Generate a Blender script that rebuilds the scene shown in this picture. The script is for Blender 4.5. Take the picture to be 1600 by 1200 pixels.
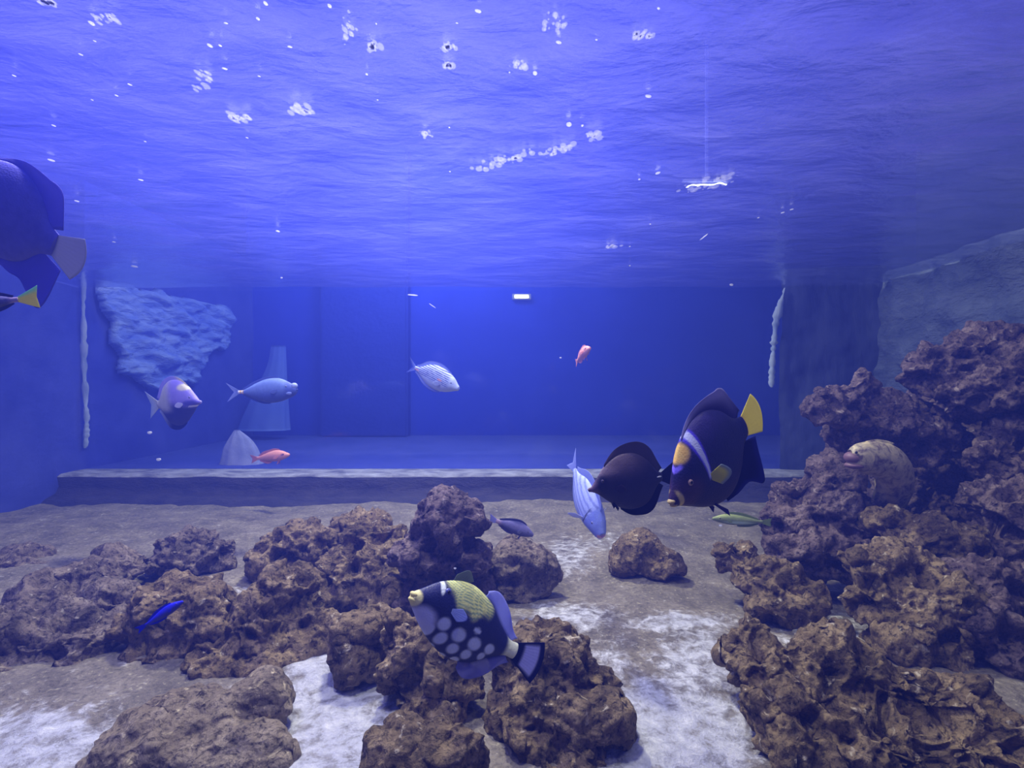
import bpy, bmesh, math, random
import numpy as np
from mathutils import Vector, Matrix, Euler, noise as mn
R = math.radians
scene = bpy.context.scene
for o in list(bpy.data.objects): bpy.data.objects.remove(o)
COL = scene.collection

# ---------------------------------------------------------------- camera
CAMZ = 0.97; F = 800.0
SURF = 1.84                      # water surface height
BACK = 4.6                       # depth of the far window
XL, XR = -3.85, 3.16
cd = bpy.data.cameras.new('camera'); cam = bpy.data.objects.new('camera', cd); COL.objects.link(cam)
cd.sensor_width = 36; cd.lens = 18; cd.clip_start = 0.02
cam.location = (0, 0, CAMZ); cam.rotation_euler = (R(90), 0, 0)
scene.camera = cam
scene.view_settings.view_transform = 'Standard'; scene.view_settings.look = 'None'
scene.view_settings.gamma = 1; scene.view_settings.exposure = -0.22
scene.view_settings.use_curve_mapping = False

# ---------------------------------------------------------------- world and lamps
w = bpy.data.worlds.new('world'); scene.world = w; w.use_nodes = True
bg = w.node_tree.nodes['Background']
bg.inputs[0].default_value = (0.10, 0.13, 0.85, 1); bg.inputs[1].default_value = 0.11

def area(name, loc, target, size, sy, power, col):
    d = bpy.data.lights.new(name, 'AREA'); d.shape = 'RECTANGLE'; d.size = size; d.size_y = sy
    d.energy = power; d.color = col
    o = bpy.data.objects.new(name, d); COL.objects.link(o); o.location = loc
    o.rotation_euler = (Vector(target) - Vector(loc)).to_track_quat('-Z', 'Y').to_euler()
    return o
area('tank_lamp', (-0.5, 1.3, 3.4), (-0.2, 1.5, 0), 0.3, 0.3, 125, (0.88, 0.84, 1.0))
area('tank_lamp', (-0.7, 3.5, 3.7), (0.1, 1.5, 0), 0.3, 0.3, 300, (1.0, 0.92, 0.98))
area('tank_lamp', (1.6, 0.9, 3.4), (1.9, 2.2, 0.3), 0.3, 0.3, 36, (1.0, 0.90, 0.82))
area('tank_lamp', (-2.0, 1.6, 3.4), (-2.2, 2.6, 0), 0.6, 0.6, 120, (0.50, 0.45, 1.0))
area('tank_lamp', (-0.6, 3.6, 4.6), (-0.6, 4.4, 0), 0.8, 0.6, 70, (0.78, 0.78, 1.0))
area('tank_lamp', (-1.2, 6.0, 4.2), (-0.8, 7.6, 0.4), 1.2, 0.6, 190, (0.35, 0.42, 1.0))

# ---------------------------------------------------------------- helpers
def P(px, py, d): return Vector(((px-800)/F*d, d, CAMZ-(py-600)/F*d))
def onsurf(px, py, below=0.012):
    h = SURF-below-CAMZ
    return P(px, py, h*F/(600-py))
def floor_d(py): return CAMZ*F/(py-600)

def tag(o, label=None, cat=None, group=None, kind=None):
    if label: o['label'] = label
    if cat: o['category'] = cat
    if group: o['group'] = group
    if kind: o['kind'] = kind
    return o
def link(name, me, mat=None, parent=None):
    o = bpy.data.objects.new(name, me); COL.objects.link(o)
    if mat: me.materials.append(mat)
    if parent: o.parent = parent
    return o
def mesh(name, verts, faces, smooth=True, cols=None):
    me = bpy.data.meshes.new(name); me.from_pydata([tuple(v) for v in verts], [], faces); me.update()
    if smooth: me.polygons.foreach_set('use_smooth', [True]*len(me.polygons))
    if cols is not None:
        a = me.color_attributes.new('col', 'FLOAT_COLOR', 'POINT')
        arr = np.ones((len(verts), 4), np.float32); c = np.array(cols, np.float32); arr[:, :c.shape[1]] = c
        a.data.foreach_set('color', arr.ravel())
    return me
def empty(name, loc=(0, 0, 0)):
    o = bpy.data.objects.new(name, None); COL.objects.link(o); o.location = loc; o.empty_display_size = .05
    return o
def box(name, a, b, mat, bevel=0.0, parent=None):
    bm = bmesh.new(); bmesh.ops.create_cube(bm, size=1)
    a = Vector(a); b = Vector(b)
    for v in bm.verts: v.co = Vector([(a[i]+b[i])/2 + v.co[i]*(b[i]-a[i]) for i in range(3)])
    if bevel: bmesh.ops.bevel(bm, geom=bm.edges[:], offset=bevel, segments=2, affect='EDGES')
    me = bpy.data.meshes.new(name); bm.to_mesh(me); bm.free()
    return link(name, me, mat, parent)

# node helpers
def newmat(name):
    m = bpy.data.materials.new(name); m.use_nodes = True; nt = m.node_tree; nt.nodes.clear()
    out = nt.nodes.new('ShaderNodeOutputMaterial')
    return m, nt, out
def N(nt, t, **kw):
    n = nt.nodes.new(t)
    for k, v in kw.items():
        if k.startswith('_'): setattr(n, k[1:], v)
        else:
            key = k.replace('__', ' ')
            n.inputs[int(key[1:]) if key[0] == 'i' and key[1:].isdigit() else key].default_value = v
    return n
def ramp(nt, src, stops):
    r = nt.nodes.new('ShaderNodeValToRGB'); el = r.color_ramp.elements
    while len(el) < len(stops): el.new(0.5)
    for e, (p, c) in zip(el, stops): e.position = p; e.color = (*c, 1)
    nt.links.new(src, r.inputs[0]); return r.outputs[0]
def texco(nt, scale=(1, 1, 1)):
    t = nt.nodes.new('ShaderNodeTexCoord'); m = nt.nodes.new('ShaderNodeMapping'); m.inputs['Scale'].default_value = scale
    nt.links.new(t.outputs['Object'], m.inputs[0]); return m.outputs[0]
def noise_t(nt, vec, scale, detail=6, rough=0.6, dist=0):
    n = N(nt, 'ShaderNodeTexNoise', Scale=scale, Detail=detail, Roughness=rough, Distortion=dist); nt.links.new(vec, n.inputs['Vector']); return n.outputs[0]
def mixc(nt, f, a, b, mode='MIX'):
    m = nt.nodes.new('ShaderNodeMix'); m.data_type = 'RGBA'; m.blend_type = mode
    for s, x in ((0, f), (6, a), (7, b)):
        if hasattr(x, 'links'): nt.links.new(x, m.inputs[s])
        else: m.inputs[s].default_value = x if s == 0 else (*x, 1)
    return m.outputs[2]
def bump(nt, h, strength, dist, prev=None):
    b = N(nt, 'ShaderNodeBump', Strength=strength, Distance=dist); nt.links.new(h, b.inputs['Height'])
    if prev: nt.links.new(prev, b.inputs['Normal'])
    return b.outputs[0]
def pbsdf(nt, out, col, rough=0.8, nrm=None, spec=0.3):
    p = N(nt, 'ShaderNodeBsdfPrincipled', Roughness=rough); p.inputs['Specular IOR Level'].default_value = spec
    if hasattr(col, 'links'): nt.links.new(col, p.inputs['Base Color'])
    else: p.inputs['Base Color'].default_value = (*col, 1)
    if nrm: nt.links.new(nrm, p.inputs['Normal'])
    nt.links.new(p.outputs[0], out.inputs['Surface']); return p

# ---------------------------------------------------------------- materials of the setting
def rock_mat(name, dark, mid, light, spot=(0.75, 0.66, 0.5)):
    m, nt, out = newmat(name); v = texco(nt)
    n1 = noise_t(nt, v, 9, 8, .65); n2 = noise_t(nt, v, 55, 8, .7); n3 = noise_t(nt, v, 28, 5, .6, .5)
    vo = N(nt, 'ShaderNodeTexVoronoi', Scale=34, Randomness=1); nt.links.new(mixc(nt, .12, v, N_vec(nt, v)), vo.inputs['Vector'])
    c = ramp(nt, n1, [(.32, dark), (.5, mid), (.68, light)])
    c = mixc(nt, ramp(nt, n2, [(.35, (1, 1, 1)), (.5, (0, 0, 0))]), c, tuple(x*.35 for x in dark))
    c = mixc(nt, ramp(nt, n3, [(.62, (0, 0, 0)), (.7, (.8, .8, .8))]), c, spot)
    nr = bump(nt, vo.outputs[0], .8, .016); nr = bump(nt, n2, .9, .014, nr); nr = bump(nt, n3, .7, .02, nr)
    pbsdf(nt, out, c, .75, nr, .25); return m
def N_vec(nt, v):
    n = N(nt, 'ShaderNodeTexNoise', Scale=14, Detail=3); nt.links.new(v, n.inputs['Vector']); return n.outputs[1]
M_rock = rock_mat('live_rock_brown', (.05, .035, .022), (.23, .165, .085), (.48, .36, .20))
M_rockp = rock_mat('live_rock_purple', (.045, .03, .035), (.17, .12, .12), (.33, .25, .24), (.5, .42, .4))
M_rockg = rock_mat('live_rock_grey', (.07, .055, .045), (.23, .18, .14), (.38, .31, .24), (.55, .5, .42))
M_rockt = rock_mat('smooth_tan_rock', (.16, .125, .085), (.30, .24, .16), (.46, .38, .27), (.85, .72, .45))

def floor_mat():
    m, nt, out = newmat('gravelly_floor'); v = texco(nt)
    a = N(nt, 'ShaderNodeAttribute', _attribute_name='col')
    sep = nt.nodes.new('ShaderNodeSeparateColor'); nt.links.new(a.outputs[0], sep.inputs[0])
    n1 = noise_t(nt, v, 5, 8, .65); n2 = noise_t(nt, v, 60, 4, .7); n3 = noise_t(nt, v, 20, 9, .72, .3)
    base = ramp(nt, n1, [(.3, (.13, .115, .10)), (.5, (.25, .22, .18)), (.7, (.38, .335, .27))])
    base = mixc(nt, ramp(nt, n2, [(.3, (.8, .8, .8)), (.52, (0, 0, 0))]), base, (.09, .08, .065))
    base = mixc(nt, ramp(nt, n2, [(.6, (0, 0, 0)), (.68, (.7, .7, .7))]), base, (.6, .55, .4))
    # sand mask roughened by noise
    ma = N(nt, 'ShaderNodeMath', _operation='MULTIPLY_ADD'); nt.links.new(n3, ma.inputs[0]); ma.inputs[1].default_value = 3.2; ma.inputs[2].default_value = -1.6
    ad = N(nt, 'ShaderNodeMath', _operation='ADD'); nt.links.new(ma.outputs[0], ad.inputs[0]); nt.links.new(sep.outputs[0], ad.inputs[1])
    msk = ramp(nt, ad.outputs[0], [(.30, (0, 0, 0)), (.95, (1, 1, 1))])
    sand = ramp(nt, n3, [(.3, (.34, .34, .38)), (.5, (.55, .56, .64)), (.7, (.85, .85, .88))])
    c = mixc(nt, msk, base, sand)
    nr = bump(nt, n2, .6, .012); nr = bump(nt, n3, .7, .03, nr)
    pbsdf(nt, out, c, .85, nr, .2); return m
M_floor = floor_mat()

def wall_mat(name, c0, c1, scale=3, bs=.5, bd=.04, stretch=(1, 1, 1), rough=.7):
    m, nt, out = newmat(name); v = texco(nt, stretch)
    n1 = noise_t(nt, v, scale, 8, .6, .3); n2 = noise_t(nt, v, scale*7, 6, .6)
    c = ramp(nt, n1, [(.3, c0), (.7, c1)])
    nr = bump(nt, n1, bs, bd); nr = bump(nt, n2, bs*.8, bd*.3, nr)
    pbsdf(nt, out, c, rough, nr, .2); return m
M_wall_r = wall_mat('rough_rendered_wall', (.07, .10, .22), (.20, .25, .42), 4, .9, .09, (1, .8, 1.6))
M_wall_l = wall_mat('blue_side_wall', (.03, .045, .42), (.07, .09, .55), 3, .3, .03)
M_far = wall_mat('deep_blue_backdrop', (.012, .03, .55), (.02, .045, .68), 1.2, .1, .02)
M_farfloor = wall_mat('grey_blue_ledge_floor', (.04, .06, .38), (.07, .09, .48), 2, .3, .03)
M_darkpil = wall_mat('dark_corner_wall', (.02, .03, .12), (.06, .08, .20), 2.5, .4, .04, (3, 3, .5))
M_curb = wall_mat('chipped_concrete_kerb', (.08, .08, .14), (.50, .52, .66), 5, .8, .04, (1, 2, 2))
M_curbface = wall_mat('shaded_kerb_face', (.025, .025, .06), (.06, .055, .09), 5, .8, .04, (1, 2, 2))  # shade on the kerb front, painted in as a dark colour
M_seal = wall_mat('pale_sealant', (.20, .28, .55), (.55, .65, .9), 9, .4, .02, (1, 1, .4))

def glass_mat(name, frac=.975, tint=(.93, .95, 1)):
    m, nt, out = newmat(name)
    t = N(nt, 'ShaderNodeBsdfTransparent'); t.inputs[0].default_value = (*tint, 1)
    g = N(nt, 'ShaderNodeBsdfGlossy', Roughness=.08); g.inputs[0].default_value = (.8, .85, 1, 1)
    mx = N(nt, 'ShaderNodeMixShader'); mx.inputs[0].default_value = 1-frac
    nt.links.new(t.outputs[0], mx.inputs[1]); nt.links.new(g.outputs[0], mx.inputs[2]); nt.links.new(mx.outputs[0], out.inputs[0])
    return m
M_glass = glass_mat('window_acrylic')

def surface_mat():
    m, nt, out = newmat('water_surface'); v = texco(nt, (1, 1.5, 1))
    n1 = noise_t(nt, v, 3.2, 6, .55, .3); n2 = noise_t(nt, v, 11, 5, .6, .2)
    nr = bump(nt, n1, .4, .07); nr = bump(nt, n2, .25, .02, nr)
    tl = N(nt, 'ShaderNodeBsdfTranslucent'); nt.links.new(ramp(nt, n1, [(.3, (.09, .10, .74)), (.5, (.12, .13, .80)), (.7, (.17, .18, .88))]), tl.inputs[0]); nt.links.new(nr, tl.inputs['Normal'])
    g = N(nt, 'ShaderNodeBsdfGlossy', Roughness=.24); g.inputs[0].default_value = (.75, .8, 1, 1); nt.links.new(nr, g.inputs['Normal'])
    t = N(nt, 'ShaderNodeBsdfTransparent'); t.inputs[0].default_value = (.92, .94, 1, 1)
    a = N(nt, 'ShaderNodeMixShader'); a.inputs[0].default_value = .27
    nt.links.new(t.outputs[0], a.inputs[1]); nt.links.new(tl.outputs[0], a.inputs[2])
    fr = N(nt, 'ShaderNodeLayerWeight', Blend=.38); nt.links.new(nr, fr.inputs['Normal'])
    fm = N(nt, 'ShaderNodeMapRange'); nt.links.new(fr.outputs[1], fm.inputs[0]); fm.inputs[1].default_value = .1; fm.inputs[2].default_value = .9; fm.inputs[3].default_value = .08; fm.inputs[4].default_value = .90
    b = N(nt, 'ShaderNodeMixShader'); nt.links.new(fm.outputs[0], b.inputs[0])
    nt.links.new(a.outputs[0], b.inputs[1]); nt.links.new(g.outputs[0], b.inputs[2]); nt.links.new(b.outputs[0], out.inputs[0])
    return m
M_surf = surface_mat()

def volume_mat():
    m, nt, out = newmat('hazy_blue_water')
    s = N(nt, 'ShaderNodeVolumeScatter', Density=.14, Anisotropy=.25); s.inputs[0].default_value = (.07, .11, 1.0, 1)
    a = N(nt, 'ShaderNodeVolumeAbsorption', Density=.05); a.inputs[0].default_value = (.25, .45, .95, 1)
    ad = N(nt, 'ShaderNodeAddShader'); nt.links.new(s.outputs[0], ad.inputs[0]); nt.links.new(a.outputs[0], ad.inputs[1])
    nt.links.new(ad.outputs[0], out.inputs['Volume']); return m
M_vol = volume_mat()

# ---------------------------------------------------------------- the setting
def fbm(p, s, o=4): return mn.fractal(Vector(p)*s, 1.0, 2.0, o)

# floor
SAND = [(520, 1040, 95, 80, 1.0), (520, 1150, 130, 120, 1.0), (30, 1170, 160, 60, 1.0), (400, 950, 40, 25, .6),
        (890, 868, 38, 30, .62), (955, 850, 60, 16, .5), (890, 968, 75, 22, .75), (1060, 975, 80, 14, .85), (1090, 1040, 70, 60, .75), (955, 1050, 35, 45, .6),
        (1050, 1150, 130, 90, 1.1), (1300, 985, 90, 30, .6), (700, 985, 60, 50, .2)]
nx, ny = 260, 210
vs = []; cs = []
for j in range(ny+1):
    y = -0.9 + (BACK+0.05+0.9)*j/ny
    for i in range(nx+1):
        x = XL-.1 + (XR-XL+.2)*i/nx
        z = 0.035*fbm((x, y, 0), 1.3, 4) + .008*fbm((x, y, 4), 9, 3)
        s = 0
        if y > .5:
            px = 800+F*x/y; py = 600+F*CAMZ/y
            for (cx, cy, rx, ry, a) in SAND:
                q = ((px-cx)/rx)**2+((py-cy)/ry)**2
                if q < 6: s = max(s, a*math.exp(-q*q*.6))
        vs.append((x, y, z)); cs.append((s, s, s))
fs = [(j*(nx+1)+i, j*(nx+1)+i+1, (j+1)*(nx+1)+i+1, (j+1)*(nx+1)+i) for j in range(ny) for i in range(nx)]
tag(link('floor', mesh('floor', vs, fs, True, cs), M_floor), kind='structure')

def relief(name, a, b, c, d, nu, nv, amp, sc, mat, nrm, kind='structure'):
    """bumpy panel a-b-c-d pushed along nrm"""
    vs = []; a, b, c, d, nrm = map(Vector, (a, b, c, d, nrm))
    for j in range(nv+1):
        for i in range(nu+1):
            u, v = i/nu, j/nv
            p = a.lerp(b, u).lerp(d.lerp(c, u), v)
            p = p + nrm*amp*fbm(p, sc, 6)
            vs.append(p)
    fs = [(j*(nu+1)+i, j*(nu+1)+i+1, (j+1)*(nu+1)+i+1, (j+1)*(nu+1)+i) for j in range(nv) for i in range(nu)]
    return tag(link(name, mesh(name, vs, fs), mat), kind=kind)
relief('wall_right', (XR, -1, -.1), (XR, BACK+.1, -.1), (XR, BACK+.1, 1.92), (XR, -1, 1.92), 160, 70, .09, 2.4, M_wall_r, (-1, 0, 0))
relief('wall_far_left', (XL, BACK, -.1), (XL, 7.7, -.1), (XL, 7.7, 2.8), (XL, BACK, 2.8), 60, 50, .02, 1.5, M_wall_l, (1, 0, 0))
relief('wall_left', (XL, -1, -.1), (XL, BACK, -.1), (XL, BACK, 1.92), (XL, -1, 1.92), 120, 50, .02, 1.5, M_wall_l, (1, 0, 0))
box('front_light_blocker', (XL-.1, -1.3, -.1), (XR+.1, -1.2, 2.0), M_farfloor)['kind'] = 'structure'  # unseen wall behind the camera, added to cut frontal fill light
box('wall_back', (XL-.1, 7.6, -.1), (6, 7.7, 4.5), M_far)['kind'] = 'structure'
box('trim_4', (P(505, 0, 7.5).x, 7.35, .2), (P(640, 0, 7.5).x, 7.6, 4.4), wall_mat('dark_blue_column', (.012, .025, .36), (.015, .03, .42)), .03)['kind'] = 'structure'
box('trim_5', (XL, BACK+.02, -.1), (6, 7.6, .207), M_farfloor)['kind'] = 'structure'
# dark right corner
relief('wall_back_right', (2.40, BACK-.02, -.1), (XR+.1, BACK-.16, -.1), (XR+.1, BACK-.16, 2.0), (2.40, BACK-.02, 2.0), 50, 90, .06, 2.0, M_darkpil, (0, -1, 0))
# kerb under the window
def kerb():
    vs = []; fs = []; n = 300
    for i in range(n+1):
        x = XL + (XR-XL)*i/n
        e = .018*fbm((x, 0, 0), 2.2, 5); e2 = .02*fbm((x, 3, 0), 2.6, 5)
        prof = [(BACK+.03, .205), (BACK-.1, .207+.4*e), (BACK-.25+e, .205+e2*.5), (BACK-.285+e, .185+e2*.4), (BACK-.27+e*1.3, .1+e2), (BACK-.30+e*1.5, .05), (BACK-.40+e*2.5, .02+e2*.8), (BACK-.5+e*2, -.05)]
        for (y, z) in prof: vs.append((x, y, z))
    k = len(prof)
    for i in range(n):
        for j in range(k-1): fs.append((i*k+j, i*k+j+1, (i+1)*k+j+1, (i+1)*k+j))
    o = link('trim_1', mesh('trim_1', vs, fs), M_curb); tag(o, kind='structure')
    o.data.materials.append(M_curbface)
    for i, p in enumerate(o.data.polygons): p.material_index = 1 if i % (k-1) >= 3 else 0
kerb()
# far window pane and its edges
bx = box('window_1', (XL, BACK, .2), (2.38, BACK+.015, SURF-.03), M_glass); bx['kind'] = 'structure'
def strip(name, pts, wd, dpt, mat):
    """ragged vertical strip of sealant: pts of (px,py)"""
    vs = []; fs = []; n = 60
    for i in range(n+1):
        t = i/n*(len(pts)-1); k = min(int(t), len(pts)-2); f = t-k
        px = pts[k][0]*(1-f)+pts[k+1][0]*f; py = pts[k][1]*(1-f)+pts[k+1][1]*f
        c = P(px, py, dpt); ww = wd*(.42+.35*mn.noise(Vector((px*.02, py*.045, 1)))+.35*mn.noise(Vector((px*.1, py*.21, 4)))) * min(1, i/3+.2, (n-i)/3+.2)
        for (a, b) in ((-1, 0), (-.5, -.02), (.5, -.02), (1, 0)): vs.append((c.x+a*ww, dpt+b+.0, c.z))
    for i in range(n):
        for j in range(3): fs.append((i*4+j, i*4+j+1, (i+1)*4+j+1, (i+1)*4+j))
    return tag(link(name, mesh(name, vs, fs), mat), kind='structure')
strip('trim_2', [(131, 425), (131, 560), (136, 660), (134, 700)], .055, BACK-.02, M_seal)
strip('trim_3', [(1225, 450), (1212, 505), (1207, 560), (1205, 605)], .06, BACK-.075, M_seal)

# water surface
nx, ny = 300, 260
vs = []
for j in range(ny+1):
    y = -.9 + (BACK+.9)*j/ny
    for i in range(nx+1):
        x = XL + (XR-XL)*i/nx
        vs.append((x, y, SURF + .009*fbm((x, y*1.6, 2), 1.6, 5)))
fs = [(j*(nx+1)+i, (j+1)*(nx+1)+i, (j+1)*(nx+1)+i+1, j*(nx+1)+i+1) for j in range(ny) for i in range(nx)]
o = link('water_surface', mesh('water_surface', vs, fs), M_surf)
tag(o, 'rippling blue-violet water surface seen from below over the whole tank', 'water', kind='stuff')
o = box('tank_water', (XL-.3, -1.2, -.3), (6.3, 7.9, 2.7), M_vol)
tag(o, 'hazy blue water filling the whole aquarium tank', 'water', kind='stuff')

# ---------------------------------------------------------------- rocks
def ico(sub=3):
    bm = bmesh.new(); bmesh.ops.create_icosphere(bm, subdivisions=sub, radius=1)
    V = np.array([v.co[:] for v in bm.verts]); Fc = [tuple(v.index for v in f.verts) for f in bm.faces]; bm.free()
    return V, Fc
ICO3 = ico(3); ICO2 = ico(2)

def rock(label, lumps, mat, seed, rough=1.0, vox=None, extra=9, cat='rock', name='reef_rock', pit=1.0, base=True):
    """lumps: (px, py, rx_px, ry_px, depth[, depth_radius_factor]) fused into one pitted boulder"""
    rnd = random.Random(seed); V, Fc = ICO3
    av = []; af = []
    def add(c, r, rot=None):
        n0 = len(av)
        M = Euler((rnd.uniform(-.4, .4), rnd.uniform(-.3, .3), rnd.uniform(0, 6))).to_matrix() if rot is None else rot
        for p in V: av.append(Vector(c) + Vector((p[0]*r[0], p[1]*r[1], p[2]*r[2])))
        for f in Fc: af.append(tuple(k+n0 for k in f))
    dm = sum(l[4] for l in lumps)/len(lumps)
    for l in lumps:
        px, py, rx, ry, d = l[:5]; q = l[5] if len(l) > 5 else .9
        c = P(px, py, d); s = d/F; r = (rx*s*1.0, (rx+ry)/2*s*q, ry*s*1.0)
        add(c, r)
        for k in range(extra):
            a = rnd.uniform(0, 2*math.pi); b = math.asin(rnd.uniform(-.8, .95))
            dr = Vector((math.cos(a)*math.cos(b), math.sin(a)*math.cos(b), math.sin(b)))
            rr = rnd.uniform(.18, .36)*min(r)
            cc = c+Vector((dr[0]*(r[0]-rr*.5), dr[1]*(r[1]-rr*.5), dr[2]*(r[2]-rr*.5)))
            add(cc, (rr*rnd.uniform(.8, 1.4), rr, rr*rnd.uniform(.7, 1.1)))
    tmp = link('tmp', mesh('tmp', av, af)); md = tmp.modifiers.new('r', 'REMESH'); md.mode = 'VOXEL'; md.voxel_size = vox or max(.0045, dm*.0034)
    dg = bpy.context.evaluated_depsgraph_get(); me = bpy.data.meshes.new_from_object(tmp.evaluated_get(dg))
    bpy.data.objects.remove(tmp)
    n = len(me.vertices); co = np.empty(n*3); me.vertices.foreach_get('co', co); co = co.reshape(-1, 3)
    no = np.empty(n*3); me.vertices.foreach_get('normal', no); no = no.reshape(-1, 3)
    sc = 1.0; off = Vector((seed*3.1, seed*1.7, seed*.9)); out = np.empty_like(co)
    for i in range(n):
        p = Vector(co[i]); q = p+off
        w_ = Vector((mn.noise(q*9), mn.noise(q*9+Vector((7, 3, 1))), mn.noise(q*9+Vector((2, 9, 5)))))*.035
        d1 = mn.voronoi((q+w_)*10)[0]; d2 = mn.voronoi((q+w_)*27)[0]
        h = .078*mn.fractal(q*4.2, .9, 2.1, 5)
        h += pit*(-.085*max(0, 1-d1[0]/.48)**.8 + .022*(d1[1]-d1[0]))
        h += pit*(-.024*max(0, 1-d2[0]/.42)**.8 + .010*(d2[1]-d2[0]))
        h += .009*mn.noise(q*48)
        h *= rough*min(1.0, dm/1.9+.1)
        v = p + Vector(no[i])*h + w_*.5*rough
        out[i] = v
    zmin = out[:, 2].min()
    if base: out[:, 2] = np.maximum(out[:, 2], -.01)
    me.vertices.foreach_set('co', out.ravel())
    me.polygons.foreach_set('use_smooth', [True]*len(me.polygons)); me.update()
    # origin at the base
    c = Vector((out[:, 0].mean(), out[:, 1].mean(), out[:, 2].min())); me.transform(Matrix.Translation(-c))
    me.name = name; me.materials.clear(); o = link(name, me, mat); o.location = c
    tag(o, label, cat); return o

G = M_rock; PU = M_rockp; GR = M_rockg
rock('tall dark craggy rock rising in the middle of the tank behind the spotted triggerfish', [(695, 822, 52, 42, 2.2), (655, 855, 42, 42, 2.2), (700, 880, 60, 55, 2.2), (690, 930, 72, 45, 2.2)], PU, 1, 1.0)
rock('rounded pitted boulder to the right of the tall dark craggy rock', [(805, 890, 50, 40, 2.35), (838, 895, 33, 38, 2.35), (800, 925, 40, 30, 2.3)], GR, 2, .55)
rock('knobbly brown rock leaning on the left side of the tall dark rock', [(585, 850, 55, 45, 2.45), (560, 905, 70, 60, 2.35), (520, 935, 45, 50, 2.3), (612, 900, 45, 60, 2.3)], G, 3, 1.1)
rock('low brown rock with pale knobs behind the left cluster of rocks', [(460, 855, 62, 38, 2.6), (505, 870, 45, 42, 2.55), (425, 880, 45, 40, 2.55), (560, 820, 35, 18, 2.75)], G, 4, 1.0)
rock('dark blue-shadowed rock with one bright chip at the back of the left cluster', [(290, 850, 52, 26, 2.7), (340, 865, 30, 32, 2.65), (285, 880, 50, 30, 2.65)], GR, 5, .9)
rock('boulder below the small vivid blue fish', [(285, 920, 75, 32, 2.0), (235, 965, 50, 52, 1.9), (310, 970, 58, 58, 1.9), (270, 1020, 85, 35, 1.85)], G, 6, .75)
rock('brown rock slanting up to the right with yellowish chips, in front of the left cluster', [(345, 1030, 52, 40, 1.8), (400, 985, 58, 52, 1.85), (455, 935, 55, 45, 1.95), (470, 985, 45, 45, 1.9), (410, 1040, 50, 28, 1.8)], G, 7, 1.0)
rock('long ridge of rock running diagonally along the left side of the tank', [(200, 885, 50, 25, 2.5), (140, 915, 60, 32, 2.35), (75, 950, 60, 38, 2.2), (150, 945, 60, 30, 2.2)], GR, 8, .9)
rock('large shadowy rock at the left edge of the frame', [(70, 1000, 95, 45, 1.9), (30, 1060, 80, 45, 1.8), (130, 1010, 42, 42, 1.85), (100, 1050, 50, 38, 1.8), (-40, 1020, 60, 70, 1.8)], GR, 9, .95)
rock('small hazy rock at the far left edge behind the diagonal ridge', [(15, 890, 48, 30, 2.75), (35, 905, 30, 25, 2.7), (-20, 900, 40, 40, 2.7)], GR, 10, .8)
rock('flat tan slab at the bottom left corner partly sunk in white sand', [(330, 1130, 110, 42, 1.42), (400, 1105, 50, 38, 1.45), (250, 1165, 100, 40, 1.35), (360, 1180, 90, 45, 1.32), (190, 1200, 70, 25, 1.3)], M_rockt, 11, .55, pit=.4)
rock('rock with a sandy top standing left of the spotted triggerfish', [(560, 990, 48, 36, 1.72), (575, 970, 36, 26, 1.75), (552, 1030, 45, 42, 1.68)], G, 12, .6)
rock('craggy brown boulder directly below the head of the spotted triggerfish', [(625, 1000, 40, 42, 1.62), (655, 1020, 60, 55, 1.6), (690, 1060, 62, 52, 1.55), (665, 1100, 55, 40, 1.5), (620, 1060, 35, 40, 1.55)], G, 13, .85)
rock('large pitted brown boulder at the bottom centre below the triggerfish tail', [(850, 1020, 50, 38, 1.6), (815, 1050, 45, 45, 1.5), (885, 1070, 62, 60, 1.5), (835, 1130, 72, 65, 1.42), (915, 1150, 58, 65, 1.38), (860, 1200, 90, 40, 1.32)], G, 14, 1.1)
rock('twin-humped dark rock cut off by the bottom edge of the frame', [(618, 1180, 42, 50, 1.24), (665, 1215, 45, 40, 1.22), (705, 1170, 36, 50, 1.24), (738, 1195, 24, 45, 1.23), (660, 1250, 95, 50, 1.2)], G, 15, .8)
rock('small dark rock lying alone on open sand in the middle distance', [(1005, 868, 42, 30, 2.6), (1030, 880, 34, 30, 2.55), (985, 880, 28, 22, 2.6)], G, 16, .5)
rock('elongated rock with golden chips on the sand right of the lone small rock', [(1150, 865, 36, 28, 2.3), (1185, 895, 45, 32, 2.2), (1225, 925, 45, 35, 2.1), (1255, 945, 32, 38, 2.05), (1215, 950, 35, 25, 2.1)], G, 17, .9)
rock('huge brown rock filling the bottom right corner of the frame', [(1175, 995, 34, 28, 1.6), (1200, 1040, 58, 45, 1.55), (1290, 1050, 75, 50, 1.55), (1380, 1080, 85, 60, 1.5), (1250, 1110, 90, 55, 1.45), (1470, 1100, 85, 65, 1.45), (1350, 1165, 110, 70, 1.38), (1540, 1170, 110, 70, 1.35), (1250, 1180, 65, 55, 1.34)], G, 18, 1.15)
rock('broad pitted boulder on the right, between the eel rocks and the huge corner rock', [(1395, 895, 75, 48, 2.0), (1365, 930, 50, 48, 1.95), (1430, 945, 75, 55, 1.9), (1490, 960, 55, 50, 1.85), (1440, 1000, 80, 35, 1.85)], G, 19, 1.0)
rock('shadowed rock at the right edge above the huge corner rock', [(1560, 930, 55, 55, 1.9), (1600, 980, 60, 70, 1.85), (1540, 1010, 50, 60, 1.8), (1590, 1060, 60, 60, 1.75)], PU, 20, 1.0)
rock('jagged rock directly under the head of the mottled eel', [(1250, 775, 50, 30, 2.5), (1300, 760, 38, 42, 2.5), (1240, 815, 48, 38, 2.45), (1320, 815, 55, 45, 2.4), (1290, 860, 85, 35, 2.35)], PU, 21, 1.0)
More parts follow.
